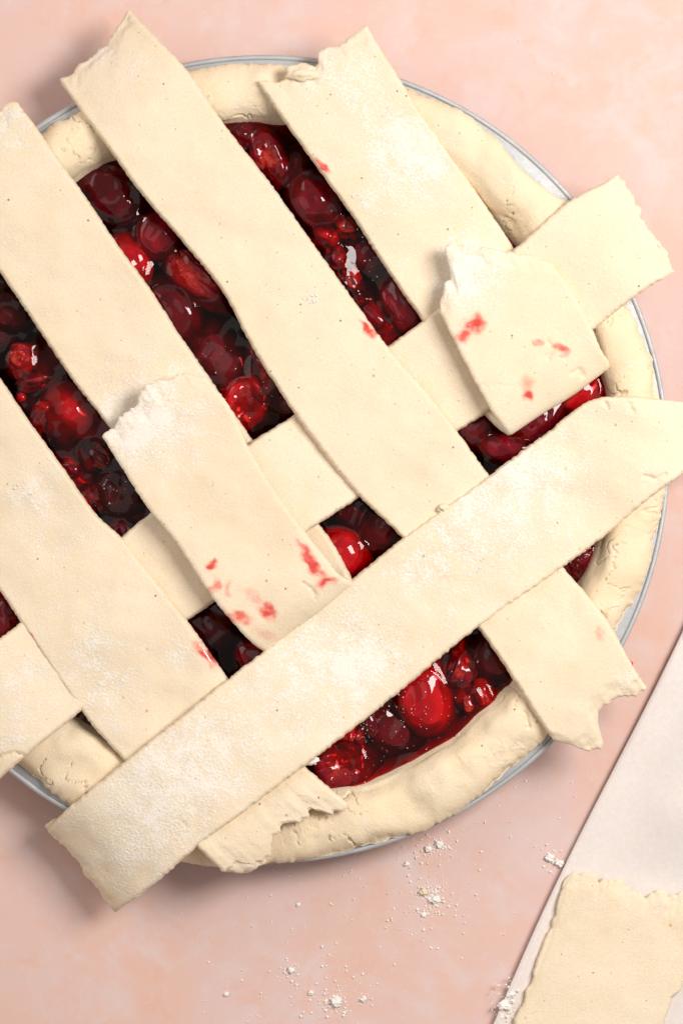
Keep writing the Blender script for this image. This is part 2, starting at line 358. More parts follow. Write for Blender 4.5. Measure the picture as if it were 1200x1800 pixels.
# ------------------------------------------------------------------ cherries: (px, py, rx, ry, angle, top z, tone, shape, label)
CH = [
 (12, 548, 46, 38, 20, 137, 'dark', 'w', 'dark wrinkled cherry half hidden at the left picture edge between two strips'),
 (38, 630, 24, 28, 10, 138, 'bright', 't', 'small bright red torn cherry bit beside the left picture edge'),
 (58, 668, 34, 15, -12, 137, 'mid', 't', 'thin curled red cherry skin above the large pink cherry near left edge'),
 (122, 722, 66, 62, -30, 136, 'bright', 'w', 'large light red cherry in the gap left of the folded floury strip'),
 (66, 742, 20, 40, 25, 139, 'mid', 't', 'narrow upright cherry piece touching the left side of the large light red cherry'),
 (36, 699, 10, 9, 0, 138, 'bright', 's', 'tiny round cherry bit below the thin curled cherry skin'),
 (118, 822, 26, 22, 20, 137, 'mid', 't', 'small ragged red cherry piece just below the large light red cherry'),
 (168, 800, 34, 26, 40, 138, 'dark', 't', 'dark crumpled cherry piece under the corner of the folded floury strip'),
 (208, 868, 48, 42, 30, 137, 'dark', 'w', 'dark flour-dotted cherry at the lower end of the leftmost long gap'),
 (160, 872, 26, 20, 50, 136, 'mid', 't', 'small red cherry scrap with bright glints beside the widest left strip'),
 (212, 934, 26, 24, 0, 136, 'dark', 's', 'small black round cherry in the lowest corner of the leftmost long gap'),
 (196, 342, 70, 64, 30, 150, 'dark', 'w', 'big dark cherry against the crust in the upper left gap'),
 (276, 410, 46, 44, 30, 148, 'mid', 's', 'squarish plum cherry in the middle of the upper left gap'),
 (346, 492, 66, 34, 42, 144, 'mid', 'h', 'halved cherry with red flesh along the edge of the long middle strip'),
 (224, 458, 32, 46, -32, 150, 'bright', 's', 'bright red cherry peeping out from under the strip in the upper left gap'),
 (302, 545, 48, 60, -30, 147, 'dark', 's', 'dark cherry with a broad white glint above the folded floury strip'),
 (386, 632, 84, 70, 35, 132, 'dark', 's', 'wide sunken dark cherry in the gap right of the folded floury strip'),
 (468, 662, 30, 60, -14, 143, 'mid', 't', 'upright red cherry piece with streaky glints next to the long middle strip'),
 (432, 704, 42, 46, 30, 142, 'bright', 'h', 'bright torn cherry half touching the folded floury strip'),
 (502, 690, 38, 50, -20, 140, 'dark', 's', 'dark cherry shaded by the long middle strip above the cross strip'),
 (424, 236, 44, 40, 10, 146, 'dark', 'w', 'brownish dark cherry topmost in the gap between the two upper strips'),
 (470, 272, 32, 52, -18, 148, 'mid', 'h', 'cut cherry showing its red hollow, near the top of the upper middle gap'),
 (516, 300, 40, 44, 0, 138, 'dark', 's', 'nearly black cherry in shade between cut cherry and big plum cherry'),
 (556, 348, 56, 66, -35, 149, 'mid', 's', 'big plum-coloured cherry in the upper middle gap'),
 (570, 412, 26, 28, 20, 142, 'bright', 't', 'small torn scarlet cherry bit directly below the big plum-coloured cherry'),
 (612, 396, 28, 22, 30, 143, 'dark', 't', 'small dark cherry piece pressed against the upper broad strip'),
 (588, 452, 30, 26, 40, 137, 'mid', 't', 'red cherry shred along the middle strip below the scarlet bit'),
 (646, 440, 44, 40, 30, 133, 'dark', 's', 'sunken dark cherry under smooth syrup in the upper middle gap'),
 (612, 492, 20, 30, -30, 136, 'dark', 't', 'thin dark cherry scrap with a white glint beside the middle strip'),
 (656, 556, 44, 38, 40, 138, 'mid', 't', 'crimson cherry piece low in the upper middle gap beside the middle strip'),
 (708, 534, 36, 54, -28, 141, 'mid', 's', 'oval crimson cherry in the lower end of the upper middle gap'),
 (834, 748, 36, 44, 30, 142, 'mid', 's', 'dark red cherry where the cross strip meets the middle strip'),
 (888, 786, 54, 28, 12, 144, 'mid', 's', 'long low red cherry along the front strip below the stained flap'),
 (944, 736, 58, 42, -38, 148, 'mid', 'w', 'glossy cherry with curved white glints under the stained flap'),
 (1022, 690, 40, 46, 20, 149, 'bright', 's', 'red cherry squeezed between stained flap and crust on the right'),
 (1050, 684, 20, 30, 20, 146, 'mid', 't', 'small cherry scrap touching the right crust wall'),
 (600, 978, 46, 48, 0, 150, 'bright', 's', 'bright scarlet cherry beside the torn end of the folded floury strip'),
 (672, 924, 52, 56, 30, 144, 'dark', 'w', 'dark plum cherry in the square gap above the front strip'),
 (622, 900, 36, 30, 30, 139, 'dark', 's', 'dark cherry in the upper corner of the square gap above the front strip'),
 (452, 1158, 40, 36, 30, 145, 'mid', 's', 'crimson cherry peeping out above the front strip near the folded end'),
 (372, 1100, 46, 54, -30, 138, 'dark', 'w', 'black glossy cherry in the small gap left of the folded end'),
 (0, 1080, 34, 42, -20, 149, 'mid', 'w', 'wrinkled cherry full of glints cut off by the left picture edge'),
 (160, 1262, 40, 34, 30, 140, 'dark', 's', 'dark cherry in the tiny triangular gap at lower left'),
 (743, 1226, 54, 64, -12, 152, 'bright', 's', 'large shiny red cherry with square glint below the front strip'),
 (686, 1278, 62, 48, 20, 138, 'dark', 's', 'dark sunken cherry lying beneath the large shiny red cherry'),
 (598, 1346, 60, 52, -20, 147, 'mid', 'h', 'glazed red cherry near the torn lower strip end'),
 (616, 1288, 26, 24, 20, 146, 'bright', 't', 'small scarlet cherry bit above the glazed red cherry'),
 (646, 1272, 16, 26, -20, 147, 'dark', 's', 'small bluish-dark cherry sliver left of the dark sunken cherry'),
 (812, 1182, 28, 34, 20, 148, 'mid', 't', 'crumpled dark red cherry right of the large shiny red cherry'),
 (824, 1228, 24, 22, 0, 145, 'mid', 't', 'small glinting cherry scrap on the crust side of the crumpled one'),
 (852, 1226, 18, 34, -25, 146, 'bright', 't', 'narrow upright red cherry scrap at the crust in the lowest right gap'),
 (872, 1158, 46, 52, -20, 145, 'dark', 's', 'dark cherry under the corner of front strip and lower right strip end'),
 (1018, 972, 30, 34, -30, 142, 'mid', 'w', 'flour-dusted cherry in the small gap on the right below the front strip'),
 (1000, 1000, 28, 26, 0, 138, 'dark', 's', 'black cherry in the lower tip of the small gap at right'),
 (725, 1130, 44, 40, 0, 140, 'dark', 's', 'dark cherry just beneath the front strip above the large shiny one'),
]
def make_cherry(i, c):
    px, py, rx, ry, ang, zt, tone, shape, label = c
    rx, ry = (rx * 1.2, ry * 1.2) if max(rx, ry) > 14 else (rx, ry)
    nu, nv = 72, 44
    u = np.linspace(0, 2 * np.pi, nu, endpoint=False); v = np.linspace(0, np.pi, nv)
    U, Vv = np.meshgrid(u, v)
    d = np.stack([np.cos(U) * np.sin(Vv), np.sin(U) * np.sin(Vv), np.cos(Vv)], -1)
    rz = 0.80 * min(rx, ry) if shape != 't' else 0.75 * max(rx, ry) ** 0.5 * min(rx, ry) ** 0.5
    p = np.abs(d) ** (1 / 1.12) * np.sign(d) if shape in 'sh' else d.copy()
    p /= np.linalg.norm(p, axis=-1, keepdims=True) ** 0.6
    amp, sc_ = {'s': (0.075, 1.3), 'w': (0.12, 1.1), 't': (0.22, 1.05), 'h': (0.13, 1.3)}[shape]
    r = 1 + amp * fbm(d[..., 0] * sc_ + i * 3.1, d[..., 1] * sc_, d[..., 2] * sc_, 100 + i, 2)
    flesh = np.zeros(r.shape)
    if shape == 'w':   # shrivelled skin: shallow folds
        r -= 0.06 * np.exp(-(fbm(d[..., 0] * 1.4 + i, d[..., 1] * 1.4, d[..., 2] * 1.4, 160 + i, 2) / 0.16) ** 2)
    if shape == 't':   # ragged piece: sharp folds and exposed flesh
        q = fbm(d[..., 0] * 1.1 + i, d[..., 1] * 1.1, d[..., 2] * 1.1, 180 + i, 1)
        r -= 0.22 * np.exp(-(q / 0.2) ** 2)
        flesh = sstep(-0.02, 0.35, fbm(d[..., 0] * 1.6, d[..., 1] * 1.6, d[..., 2] * 1.6 + i, 200 + i, 2)) * 0.9
    if shape in 's' and rx > 25:   # soft seam and stem dimple
        sm = np.exp(-((d[..., 0] - 0.25 * np.sin(i)) / 0.16) ** 2) * sstep(-0.2, 0.6, d[..., 1] * math.cos(i) + d[..., 2] * 0.5)
        r -= 0.055 * sm
    if shape == 'h':   # pitted half: hollow facing up
        a = i * 1.7
        h0 = np.array([0.28 * math.cos(a), 0.28 * math.sin(a), 0.92]); h0 /= np.linalg.norm(h0)
        ca = np.stack([(d * np.array([-math.sin(a), math.cos(a), 0])).sum(-1) * 1.5, 1 - (d * h0).sum(-1)], -1)
        k = np.sqrt(ca[..., 0] ** 2 * 0.4 + ca[..., 1] * 2.0)
        jag = 0.10 * fbm(d[..., 0] * 5, d[..., 1] * 5, d[..., 2] * 5, 220 + i, 2)
        cup = sstep(0.85 + 2 * jag, 0.25 + jag, k)
        r -= 0.20 * cup - 0.02 * np.exp(-((k - 0.85) / 0.12) ** 2)
        flesh = cup
    p = p * r[..., None]
    P = p * np.array([rx, ry, rz])
    a = math.radians(-ang); ca, sa = math.cos(a), math.sin(a)
    X = P[..., 0] * ca - P[..., 1] * sa; Y = P[..., 0] * sa + P[..., 1] * ca; Z = P[..., 2]
    Z = Z - Z.max() + zt
    c0 = W(px, py, zt - rz * 0.3)
    V = np.stack([X + c0[0], Y + c0[1], Z], -1).reshape(-1, 3)
    i0 = np.arange(nv - 1)[:, None] * nu; k0 = np.arange(nu)[None, :]; k1 = (k0 + 1) % nu
    Q = np.stack([i0 + k0, i0 + nu + k0, i0 + nu + k1, i0 + k1], -1).reshape(-1, 4)
    big = max(rx, ry) > 30
    o = build('cherry' if shape in 'swh' and big else 'cherry_piece', V, Q, M_CH[tone], attrs={'flesh': flesh})
    tag(o, label, 'cherry', 'cherries in the pie filling')
for i, c in enumerate(CH): make_cherry(i, c)

# ------------------------------------------------------------------ syrup
def syrup():
    g = 3.2; n = int(2 * 640 / g) + 1
    ax = np.linspace(-640, 640, n); X, Y = np.meshgrid(PCX + ax, PCY + ax, indexing='ij')
    Rr = np.hypot(X - PCX, Y - PCY)
    H = 131 + 5.0 * fbm(X / 75, Y / 75, 0, 301, 2) + 1.6 * fbm(X / 30, Y / 30, 0, 302, 1)
    for c in CH:   # syrup climbs the fruit
        px, py, rx, ry, ang, zt, tone, shape, _ = c
        c0 = W(px, py, zt - 20); a = math.radians(-ang); dx, dy = X - c0[0], Y - c0[1]
        u_, v_ = (dx * math.cos(a) + dy * math.sin(a)) / rx, (-dx * math.sin(a) + dy * math.cos(a)) / ry
        d = (np.hypot(u_, v_) - 0.80) * min(rx, ry)
        lift = max(0, zt - 131) * 0.9
        H = np.maximum(H, 0) + np.where(np.abs(d) < 80, lift * np.exp(-np.maximum(d, 0) / 10.0) * 0.6, 0) * np.clip(1 - (H - 131) / 22, 0, 1)
    H = H + 2.5 * np.exp(-np.maximum(596 - Rr, 0) / 10)   # meniscus at the crust
    idx = np.arange(n * n).reshape(n, n)
    ok = Rr < 622
    cell = ok[:-1, :-1] & ok[1:, :-1] & ok[1:, 1:] & ok[:-1, 1:]
    Qf = np.stack([idx[:-1, :-1], idx[1:, :-1], idx[1:, 1:], idx[:-1, 1:]], -1)[cell]
    used = np.unique(Qf); rem = -np.ones(n * n, int); rem[used] = np.arange(len(used))
    Qt = rem[Qf]; m = len(used)
    top = np.stack([X, Y, H], -1).reshape(-1, 3)[used]; bot = top.copy(); bot[:, 2] = 62
    # boundary edges for the skirt
    e = np.concatenate([Qt[:, [0, 1]], Qt[:, [1, 2]], Qt[:, [2, 3]], Qt[:, [3, 0]]])
    key = np.minimum(e[:, 0], e[:, 1]) * (m + 1) + np.maximum(e[:, 0], e[:, 1])
    u, inv, cnt = np.unique(key, return_inverse=True, return_counts=True); be = e[cnt[inv] == 1]
    sk = np.stack([be[:, 1], be[:, 0], be[:, 0] + m, be[:, 1] + m], -1)
    o = build('cherry_syrup', np.concatenate([top, bot]), np.concatenate([Qt, Qt[:, ::-1] + m, sk]), M_SAUCE)
    tag(o, 'dark glossy red cherry syrup filling the crust between the fruit', 'syrup')
syrup()
def pulp():
    n = 240; ax = np.linspace(-600, 600, n); X, Y = np.meshgrid(PCX + ax, PCY + ax, indexing='ij'); Rr = np.hypot(X - PCX, Y - PCY)
    cell = 105.0; gx, gy = np.floor(X / cell), np.floor(Y / cell); H = np.full(X.shape, 70.0)
    for i in (-1, 0, 1):
        for j in (-1, 0, 1):
            a, b = gx + i, gy + j; h = [_hash(a, b, a * 0, 700 + q) for q in range(4)]
            d2 = ((X - (a + h[0]) * cell) ** 2 + (Y - (b + h[1]) * cell) ** 2) / (52 + 20 * h[2]) ** 2
            H = np.maximum(H, 76 + 14 * h[3] + 36 * np.sqrt(np.clip(1 - d2, 0, 1)))
    H = H + 3 * fbm(X / 40, Y / 40, 0, 711, 2)
    idx = np.arange(n * n).reshape(n, n); ok = Rr < 590; c4 = ok[:-1, :-1] & ok[1:, :-1] & ok[1:, 1:] & ok[:-1, 1:]
    Qf = np.stack([idx[:-1, :-1], idx[1:, :-1], idx[1:, 1:], idx[:-1, 1:]], -1)[c4]
    used = np.unique(Qf); rem = -np.ones(n * n, int); rem[used] = np.arange(len(used))
    o = build('cherry_pulp', np.stack([X, Y, H], -1).reshape(-1, 3)[used], rem[Qf], M_CH['bright'], attrs={'flesh': np.clip(0.5 + fbm(X / 40, Y / 40, 0, 720, 2), 0, 1).ravel()[used]})
    tag(o, 'mass of crushed cherries sunk under the syrup', 'filling', kind='stuff')
pulp()

# ------------------------------------------------------------------ rolled dough sheets
def catmull(P, s, n):
    """resample control rows P at n places evenly spaced in s (cumulative length)"""
    P = np.asarray(P, float); out = []
    q = np.linspace(0, s[-1], n); k = np.clip(np.searchsorted(s, q, side='right') - 1, 0, len(s) - 2)
    t = (q - s[k]) / (s[k + 1] - s[k])
    # finite-difference tangents (non-uniform)
    m = np.zeros_like(P)
    d = np.diff(P, axis=0) / np.diff(s)[:, None]
    m[1:-1] = (d[:-1] * np.diff(s)[1:, None] + d[1:] * np.diff(s)[:-1, None]) / (s[2:] - s[:-2])[:, None]
    m[0], m[-1] = d[0], d[-1]
    h = np.diff(s)[k][:, None]; t = t[:, None]
    return (2*t**3 - 3*t**2 + 1) * P[k] + (t**3 - 2*t**2 + t) * h * m[k] + (-2*t**3 + 3*t**2) * P[k + 1] + (t**3 - t**2) * h * m[k + 1]

def sheet(name, st, mat_, seed, thick=20, step=2.6, start=None, end=None, jag=(5, 5), edge_jag=0.7, jp=6.0, flare=3.0, flour=(), stains=(), base_flour=0.35,
          undul=2.2, cracks=(), roundness=4.5, thin_end=(34, 34)):
    """st rows: Lx, Ly, Rx, Ry, zL[, zR] - both edges in photograph pixels with mid-plane heights"""
    rows = []
    for r in st:
        zl = r[4]; zr = r[5] if len(r) > 5 else r[4]
        rows.append(np.concatenate([W(r[0], r[1], zl + thick / 2), W(r[2], r[3], zr + thick / 2)]))
    rows = np.array(rows); rows[:, 2] -= thick / 2; rows[:, 5] -= thick / 2
    cen = (rows[:, :3] + rows[:, 3:]) / 2
    s = np.concatenate([[0], np.cumsum(np.linalg.norm(np.diff(cen, axis=0), axis=1))])
    nfine = int(s[-1] / 1.0); fine = catmull(rows, s, nfine); total = s[-1]
    wid = np.linalg.norm(fine[:, :3] - fine[:, 3:], axis=1).mean()
    nu, nv = int(total / step), int(wid / step)
    v = np.linspace(0, 1, nv)
    def endprof(ctrl, j, sd):
        c = np.array(ctrl if ctrl else [(0, 0), (1, 0)], float)
        return np.interp(v, c[:, 0], c[:, 1]) + j * fbm(v * wid / 26, seed + 0.5, 0, sd, 4) + 0.45 * j * fbm(v * wid / 7, seed, 0, sd + 1, 2)
    us = np.clip(-endprof(start, jag[0], seed * 7 + 1), 0, None) * 1.0
    ue = total - np.clip(-endprof(end, jag[1], seed * 7 + 2), 0, None)
    sp = np.linspace(0, 1, nu)
    Un = sp[:, None] * total + 0 * us[None, :]
    B0 = us.max() + 50; B1 = total - (total - ue).max() - 50
    Uu = np.where(Un < B0, us[None, :] + Un / B0 * (B0 - us)[None, :], np.where(Un > B1, B1 + (Un - B1) / (total - B1) * (ue - B1)[None, :], Un))
    f = np.clip(Uu / total * (nfine - 1), 0, nfine - 1.001); k = f.astype(int); t = (f - k)[..., None]
    A = fine[k] * (1 - t) + fine[np.minimum(k + 1, nfine - 1)] * t
    # ragged side edges
    vj = edge_jag / wid
    e0 = vj * (fbm(Uu[:, 0] / jp, seed, 0, seed * 5 + 3, 5) + 0.8 * fbm(Uu[:, 0] / 110, seed, 0, seed * 5 + 4, 2))
    e1 = vj * (fbm(Uu[:, -1] / jp, seed, 3, seed * 5 + 5, 5) + 0.8 * fbm(Uu[:, -1] / 110, seed, 3, seed * 5 + 6, 2))
    vv = e0[:, None] + v[None, :] * (1 + e1 - e0)[:, None]
    P = A[..., :3] + (A[..., 3:] - A[..., :3]) * vv[..., None]
    T = np.gradient(P, axis=0); Wd = np.gradient(P, axis=1)
    Nn = np.cross(T, Wd); Nn /= np.linalg.norm(Nn, axis=-1, keepdims=True) + 1e-9
    if Nn[nu // 4, nv // 2, 2] < 0: Nn = -Nn; flip = True
    else: flip = False
    # smooth the normals a little so tight folds stay clean
    und = 2.2 * undul * fbm(Uu / 120, vv * wid / 120, seed, seed * 3 + 11, 3) + 0.14 * fbm(Uu / 14, vv * wid / 14, seed, seed * 3 + 12, 2)
    P = P + Nn * und[..., None]
    dl, dr = vv.clip(0) * wid, (1 - vv).clip(0) * wid
    dist_s = Uu - us[None, :]; dist_e = ue[None, :] - Uu
    dm = np.minimum(np.minimum(dl - dl[:, :1], dr - dr[:, -1:]), np.minimum(dist_s, dist_e))
    rr = roundness; q = np.clip(dm / rr, 0, 1)
    soft = np.sqrt(np.clip(1 - (1 - q) ** 2, 0, 1))
    th = thick * (1 + 0.06 * fbm(Uu / 60, vv * 3, seed, seed + 77, 2))
    for te, dd in zip(thin_end, (dist_s, dist_e)):
        if te: th = th * (0.45 + 0.55 * sstep(0, te, dd + 8 * fbm(Uu / 20, vv * wid / 20, seed, seed + 78, 2)))
    lx, ly = P[..., 0], P[..., 1]
    kk = (DCAM + ZREF - P[..., 2]) / DCAM; ppx, ppy = lx / kk + 600, 900 - ly / kk
    # layer: on a folded strip only the face that looks up is hit
    crk = np.zeros(P.shape[:2])
    for pl, w_, dpt in cracks:
        pl = np.array(pl, float); dmin = np.full(P.shape[:2], 1e9)
        jx, jy = ppx + 3 * fbm(ppx / 8, ppy / 8, 0, 5, 2), ppy + 3 * fbm(ppx / 8, ppy / 8, 3, 5, 2)
        for a_, b_ in zip(pl[:-1], pl[1:]):
            ab = b_ - a_; tt = np.clip(((jx - a_[0]) * ab[0] + (jy - a_[1]) * ab[1]) / (ab @ ab), 0, 1)
            dmin = np.minimum(dmin, np.hypot(jx - a_[0] - tt * ab[0], jy - a_[1] - tt * ab[1]))
        crk += dpt * np.exp(-(dmin / w_) ** 2)
    up = (Nn[..., 2] > 0)
    top = P + Nn * (th / 2 - rr * 0.55 * (1 - soft) - np.where(up, crk, 0))[..., None]
    bot = P - Nn * (th / 2 - rr * 0.55 * (1 - soft) - np.where(up, 0, crk))[..., None]
    # perimeter loop
    idx = np.arange(nu * nv).reshape(nu, nv)
    loop = np.concatenate([idx[:-1, 0], idx[-1, :-1], idx[:0:-1, -1], idx[0, :0:-1]])
    tf, bf, pf = top.reshape(-1, 3), bot.reshape(-1, 3), P.reshape(-1, 3)
    # outward direction in the sheet
    Tn = T / (np.linalg.norm(T, axis=-1, keepdims=True) + 1e-9); Wn = Wd / (np.linalg.norm(Wd, axis=-1, keepdims=True) + 1e-9)
    out = np.zeros_like(P); out[:, 0] -= Wn[:, 0]; out[:, -1] += Wn[:, -1]; out[0] -= Tn[0]; out[-1] += Tn[-1]
    out = out.reshape(-1, 3)[loop]; out /= np.linalg.norm(out, axis=1, keepdims=True) + 1e-9
    rings = []; bf = bf.copy(); bf[loop] += out * flare
    for w_ in (0.2, 0.5, 0.8):
        pt = tf[loop] * (1 - w_) + bf[loop] * w_
        bulge = 1.2 * math.sin(math.pi * w_) + 0.45 * fbm(pt[:, 0] / 5, pt[:, 1] / 5, pt[:, 2] / 5, seed + 90, 2)
        rings.append(pt + out * bulge[:, None])
    V = np.concatenate([tf, bf] + rings); n0 = nu * nv; nl = len(loop)
    Qt = gridquads(nu, nv); Qb = Qt[:, ::-1] + n0
    seq = [loop] + [2 * n0 + r * nl + np.arange(nl) for r in range(3)] + [loop + n0]
    sq = [np.stack([a_, np.roll(a_, -1), np.roll(b_, -1), b_], -1) for a_, b_ in zip(seq[:-1], seq[1:])]
    Q = np.concatenate([Qt, Qb] + [x[:, ::-1] for x in sq])
    if flip: Q = Q[:, ::-1]
    # flour and juice on the faces, in photograph pixels of the strip where they lie
    fl = np.full(P.shape[:2], base_flour)
    for x, y, rad, a_ in flour: fl = fl + a_ * np.exp(-((ppx - x) ** 2 + (ppy - y) ** 2) / rad ** 2)
    stn = np.zeros(P.shape[:2])
    jx, jy = ppx + 5 * fbm(ppx / 14, ppy / 14, 0, 15, 3), ppy + 5 * fbm(ppx / 14, ppy / 14, 3, 15, 3)
    for x, y, ra, rb, ang, a_ in stains:
        an = math.radians(ang); dx, dy = jx - x, jy - y
        uu, ww = (dx * math.cos(an) + dy * math.sin(an)) / ra, (-dx * math.sin(an) + dy * math.cos(an)) / rb
        stn = np.maximum(stn, a_ * sstep(1.35, 0.25, np.hypot(uu, ww)))
    ftop, fbot = fl.ravel(), fl.ravel() * 1.0
    stt = np.where(up, stn, 0).ravel(); stb = np.where(up, 0, stn).ravel()
    side_f = np.full(3 * nl, 0.0); side_s = np.tile(stn.ravel()[loop], 3)
    return build(name, V, Q, mat_, attrs={'flour': np.concatenate([ftop, fbot, side_f]), 'stain': np.concatenate([stt, stb, side_s])})

G = 'dough strips of the half-woven lattice'
o = sheet('dough_strip', [(-290, 600, -140, 470, 188), (-230, 700, -65, 575, 203), (-172, 785, 0, 672, 192), (-130, 845, 40, 730, 178), (-60, 945, 110, 825, 171), (0, 1035, 172, 912, 173), (37, 1090, 212, 948, 178), (70, 1140, 250, 998, 182), (110, 1200, 288, 1045, 182), (150, 1255, 326, 1092, 178), (220, 1337, 400, 1196, 176),
    (285, 1412, 465, 1270, 184, 170), (348, 1487, 528, 1345, 203, 184), (378, 1517, 570, 1382, 203, 200), (420, 1560, 640, 1440, 192, 196)], M_DOUGH, 1,
    end=[(0, -48), (0.12, -45), (0.2, -28), (0.34, -35), (0.45, -58), (0.62, -62), (0.72, -50), (0.78, -58), (0.88, -30), (1, -36)], jag=(6, 9), thin_end=(34, 60),
    flour=[(60, 870, 45, 0.7), (160, 1150, 80, 0.55), (90, 960, 50, 0.4), (200, 1250, 60, 0.4), (310, 1140, 50, 0.4)], stains=[(360, 1152, 11, 34, -38, 1.0), (52, 1122, 9, 26, -32, 1.0), (42, 1105, 8, 20, -32, 0.9)], base_flour=0.30)
tag(o, 'widest dough strip at lower left, running beneath the floury front strip', 'dough strip', G)

o = sheet('dough_strip', [(-140, 285, 25, 176, 190), (-70, 380, 88, 262, 203), (0, 475, 155, 358, 196), (48, 545, 210, 440, 182), (92, 612, 260, 507, 169), (135, 675, 318, 597, 162), (195, 750, 375, 680, 159), (255, 835, 442, 776, 157), (330, 930, 498, 862, 156), (400, 1045, 575, 945, 157), (440, 1105, 603, 994, 160),
    (465, 1140, 612, 1018, 181), (438, 1121, 594, 1012, 201), (405, 1085, 575, 990, 206), (370, 1040, 532, 936, 205), (312, 952, 481, 866, 204), (260, 888, 434, 788, 204), (220, 825, 400, 716, 207), (185, 770, 362, 668, 212), (165, 735, 335, 628, 216)], M_DOUGH, 2,
    start=[(0, -6), (0.8, -4), (0.88, 0), (1, -12)], end=[(0, -40), (0.12, -36), (0.2, -24), (0.34, -22), (0.40, -16), (0.46, -2), (0.55, 0), (0.66, -3), (0.8, -16), (1, -36)], jag=(5, 6),
    flour=[(270, 720, 95, 0.95), (215, 770, 60, 0.7), (20, 220, 60, 0.8)], base_flour=0.22, undul=1.8,
    stains=[(372, 996, 11, 12, 0, 1.0), (378, 1030, 11, 18, 10, 0.75), (398, 1034, 9, 22, 15, 0.55), (418, 1084, 32, 14, 15, 0.8), (470, 1074, 22, 16, 55, 0.95), (450, 1052, 28, 14, 45, 0.45), (462, 1110, 40, 10, 12, 0.4), (545, 982, 12, 52, -36, 1.0), (572, 1020, 22, 10, -20, 0.9)],
    cracks=[([(530, 1022), (545, 1032), (552, 1046)], 2.5, 5)], )
tag(o, 'dough strip at left folded back on itself, floury torn end and red smears', 'dough strip', G)

o = sheet('dough_strip', [(105, 137, 224, 16, 150), (146, 195, 270, 64, 182), (190, 254, 318, 114, 203), (248, 334, 390, 217, 193), (322, 422, 474, 325, 176), (396, 514, 545, 425, 170), (442, 602, 603, 505, 172), (522, 728, 682, 614, 182), (632, 868, 783, 735, 181), (710, 945, 860, 840, 168), (775, 1022, 925, 918, 161), (840, 1100, 987, 997, 172), (905, 1195, 1062, 1088, 199), (968, 1292, 1120, 1190, 194), (1010, 1350, 1165, 1250, 178)], M_DOUGH, 3,
    start=[(0, 0), (0.12, -14), (0.25, -8), (0.4, -18), (0.6, -22), (0.8, -12), (1, 0)], end=[(0, -66), (0.05, -50), (0.15, -20), (0.3, -2), (0.36, -14), (0.42, -46), (0.50, -66), (0.6, -70), (0.75, -70), (0.9, -52), (1, -50)], jag=(4, 5),
    flour=[(165, 90, 35, 1.0), (250, 120, 60, 0.45), (545, 525, 16, 0.9), (1085, 1190, 40, 0.6), (900, 1020, 40, 0.3)], stains=[(646, 580, 9, 24, -36, 1.0), (1056, 1116, 10, 18, 10, 0.5)], base_flour=0.10, undul=2.0)
tag(o, 'long smooth dough strip through the middle, from top left corner to lower right', 'dough strip', G)

o = sheet('dough_strip', [(455, 142, 643, 48, 194), (505, 215, 690, 122, 203), (560, 292, 738, 200, 194), (610, 362, 790, 275, 177), (655, 430, 848, 358, 164), (700, 498, 893, 424, 158), (748, 567, 940, 500, 156), (800, 640, 985, 570, 156), (862, 735, 1042, 630, 160),
    (890, 756, 1066, 640, 181), (868, 722, 1052, 612, 201), (842, 678, 1038, 580, 206), (806, 610, 1006, 520, 205), (772, 545, 975, 470, 207), (725, 440, 935, 396, 214)], M_DOUGH, 4,
    start=[(0, 0), (0.1, -14), (0.2, -18), (0.34, -14), (0.44, -26), (0.50, -24), (0.54, -4), (0.7, -8), (0.85, -6), (1, 0)], end=[(0, -96), (0.08, -80), (0.13, -60), (0.19, -60), (0.22, -40), (0.25, -10), (0.32, -8), (0.4, -12), (0.55, -22), (0.7, -38), (0.85, -58), (1, -88)], jag=(5, 5),
    flour=[(820, 465, 60, 0.95), (730, 285, 70, 0.8), (690, 240, 60, 0.5), (600, 130, 80, 0.6), (650, 350, 35, 0.5), (800, 520, 40, 0.5)], base_flour=0.32, undul=1.8,
    stains=[(832, 572, 24, 22, -30, 0.95), (812, 592, 18, 14, -30, 0.85), (944, 606, 11, 9, 0, 0.7), (984, 616, 22, 9, 15, 0.85), (922, 674, 18, 22, -20, 0.55), (926, 692, 14, 14, 0, 1.0), (566, 290, 8, 26, -35, 0.9)],
    cracks=[([(963, 600), (975, 612), (960, 630)], 3, 5), ([(1000, 655), (1016, 645), (1020, 660)], 3, 4), ([(846, 678), (905, 680)], 1.5, 2)])
tag(o, 'upper right dough strip folded back into a short flap with four red juice spots', 'dough strip', G)

o = sheet('dough_strip', [(-190, 1272, -92, 1442, 182), (-115, 1213, -15, 1377, 196), (-40, 1155, 62, 1312, 199, 203), (37, 1097, 146, 1244, 176, 182), (120, 1025, 235, 1165, 159), (215, 945, 330, 1087, 159), (265, 905, 378, 1055, 164), (350, 842, 460, 990, 178), (440, 780, 548, 925, 177), (525, 727, 635, 868, 165), (600, 668, 722, 806, 158), (682, 612, 803, 756, 160), (765, 550, 885, 700, 171), (840, 490, 960, 635, 179), (905, 440, 1040, 577, 186), (1005, 352, 1108, 524, 203), (1062, 322, 1162, 488, 204), (1090, 306, 1196, 470, 200)], M_DOUGH, 5,
    end=[(0, -10), (0.15, -2), (0.3, -8), (0.36, -2), (0.42, -14), (0.6, -10), (0.8, -8), (1, -14)], jag=(6, 5), flour=[(40, 1200, 70, 0.6), (20, 1300, 50, 0.5), (770, 610, 40, 0.3), (560, 800, 60, 0.35), (1090, 400, 80, -0.3)], base_flour=0.28, undul=1.8,
    cracks=[([(-10, 1335), (15, 1325), (32, 1321), (40, 1326)], 2.2, 6), ([(1118, 392), (1106, 402)], 2.5, 5)])
tag(o, 'cross strip of dough woven under the folded flaps, ending at upper right', 'dough strip', G)

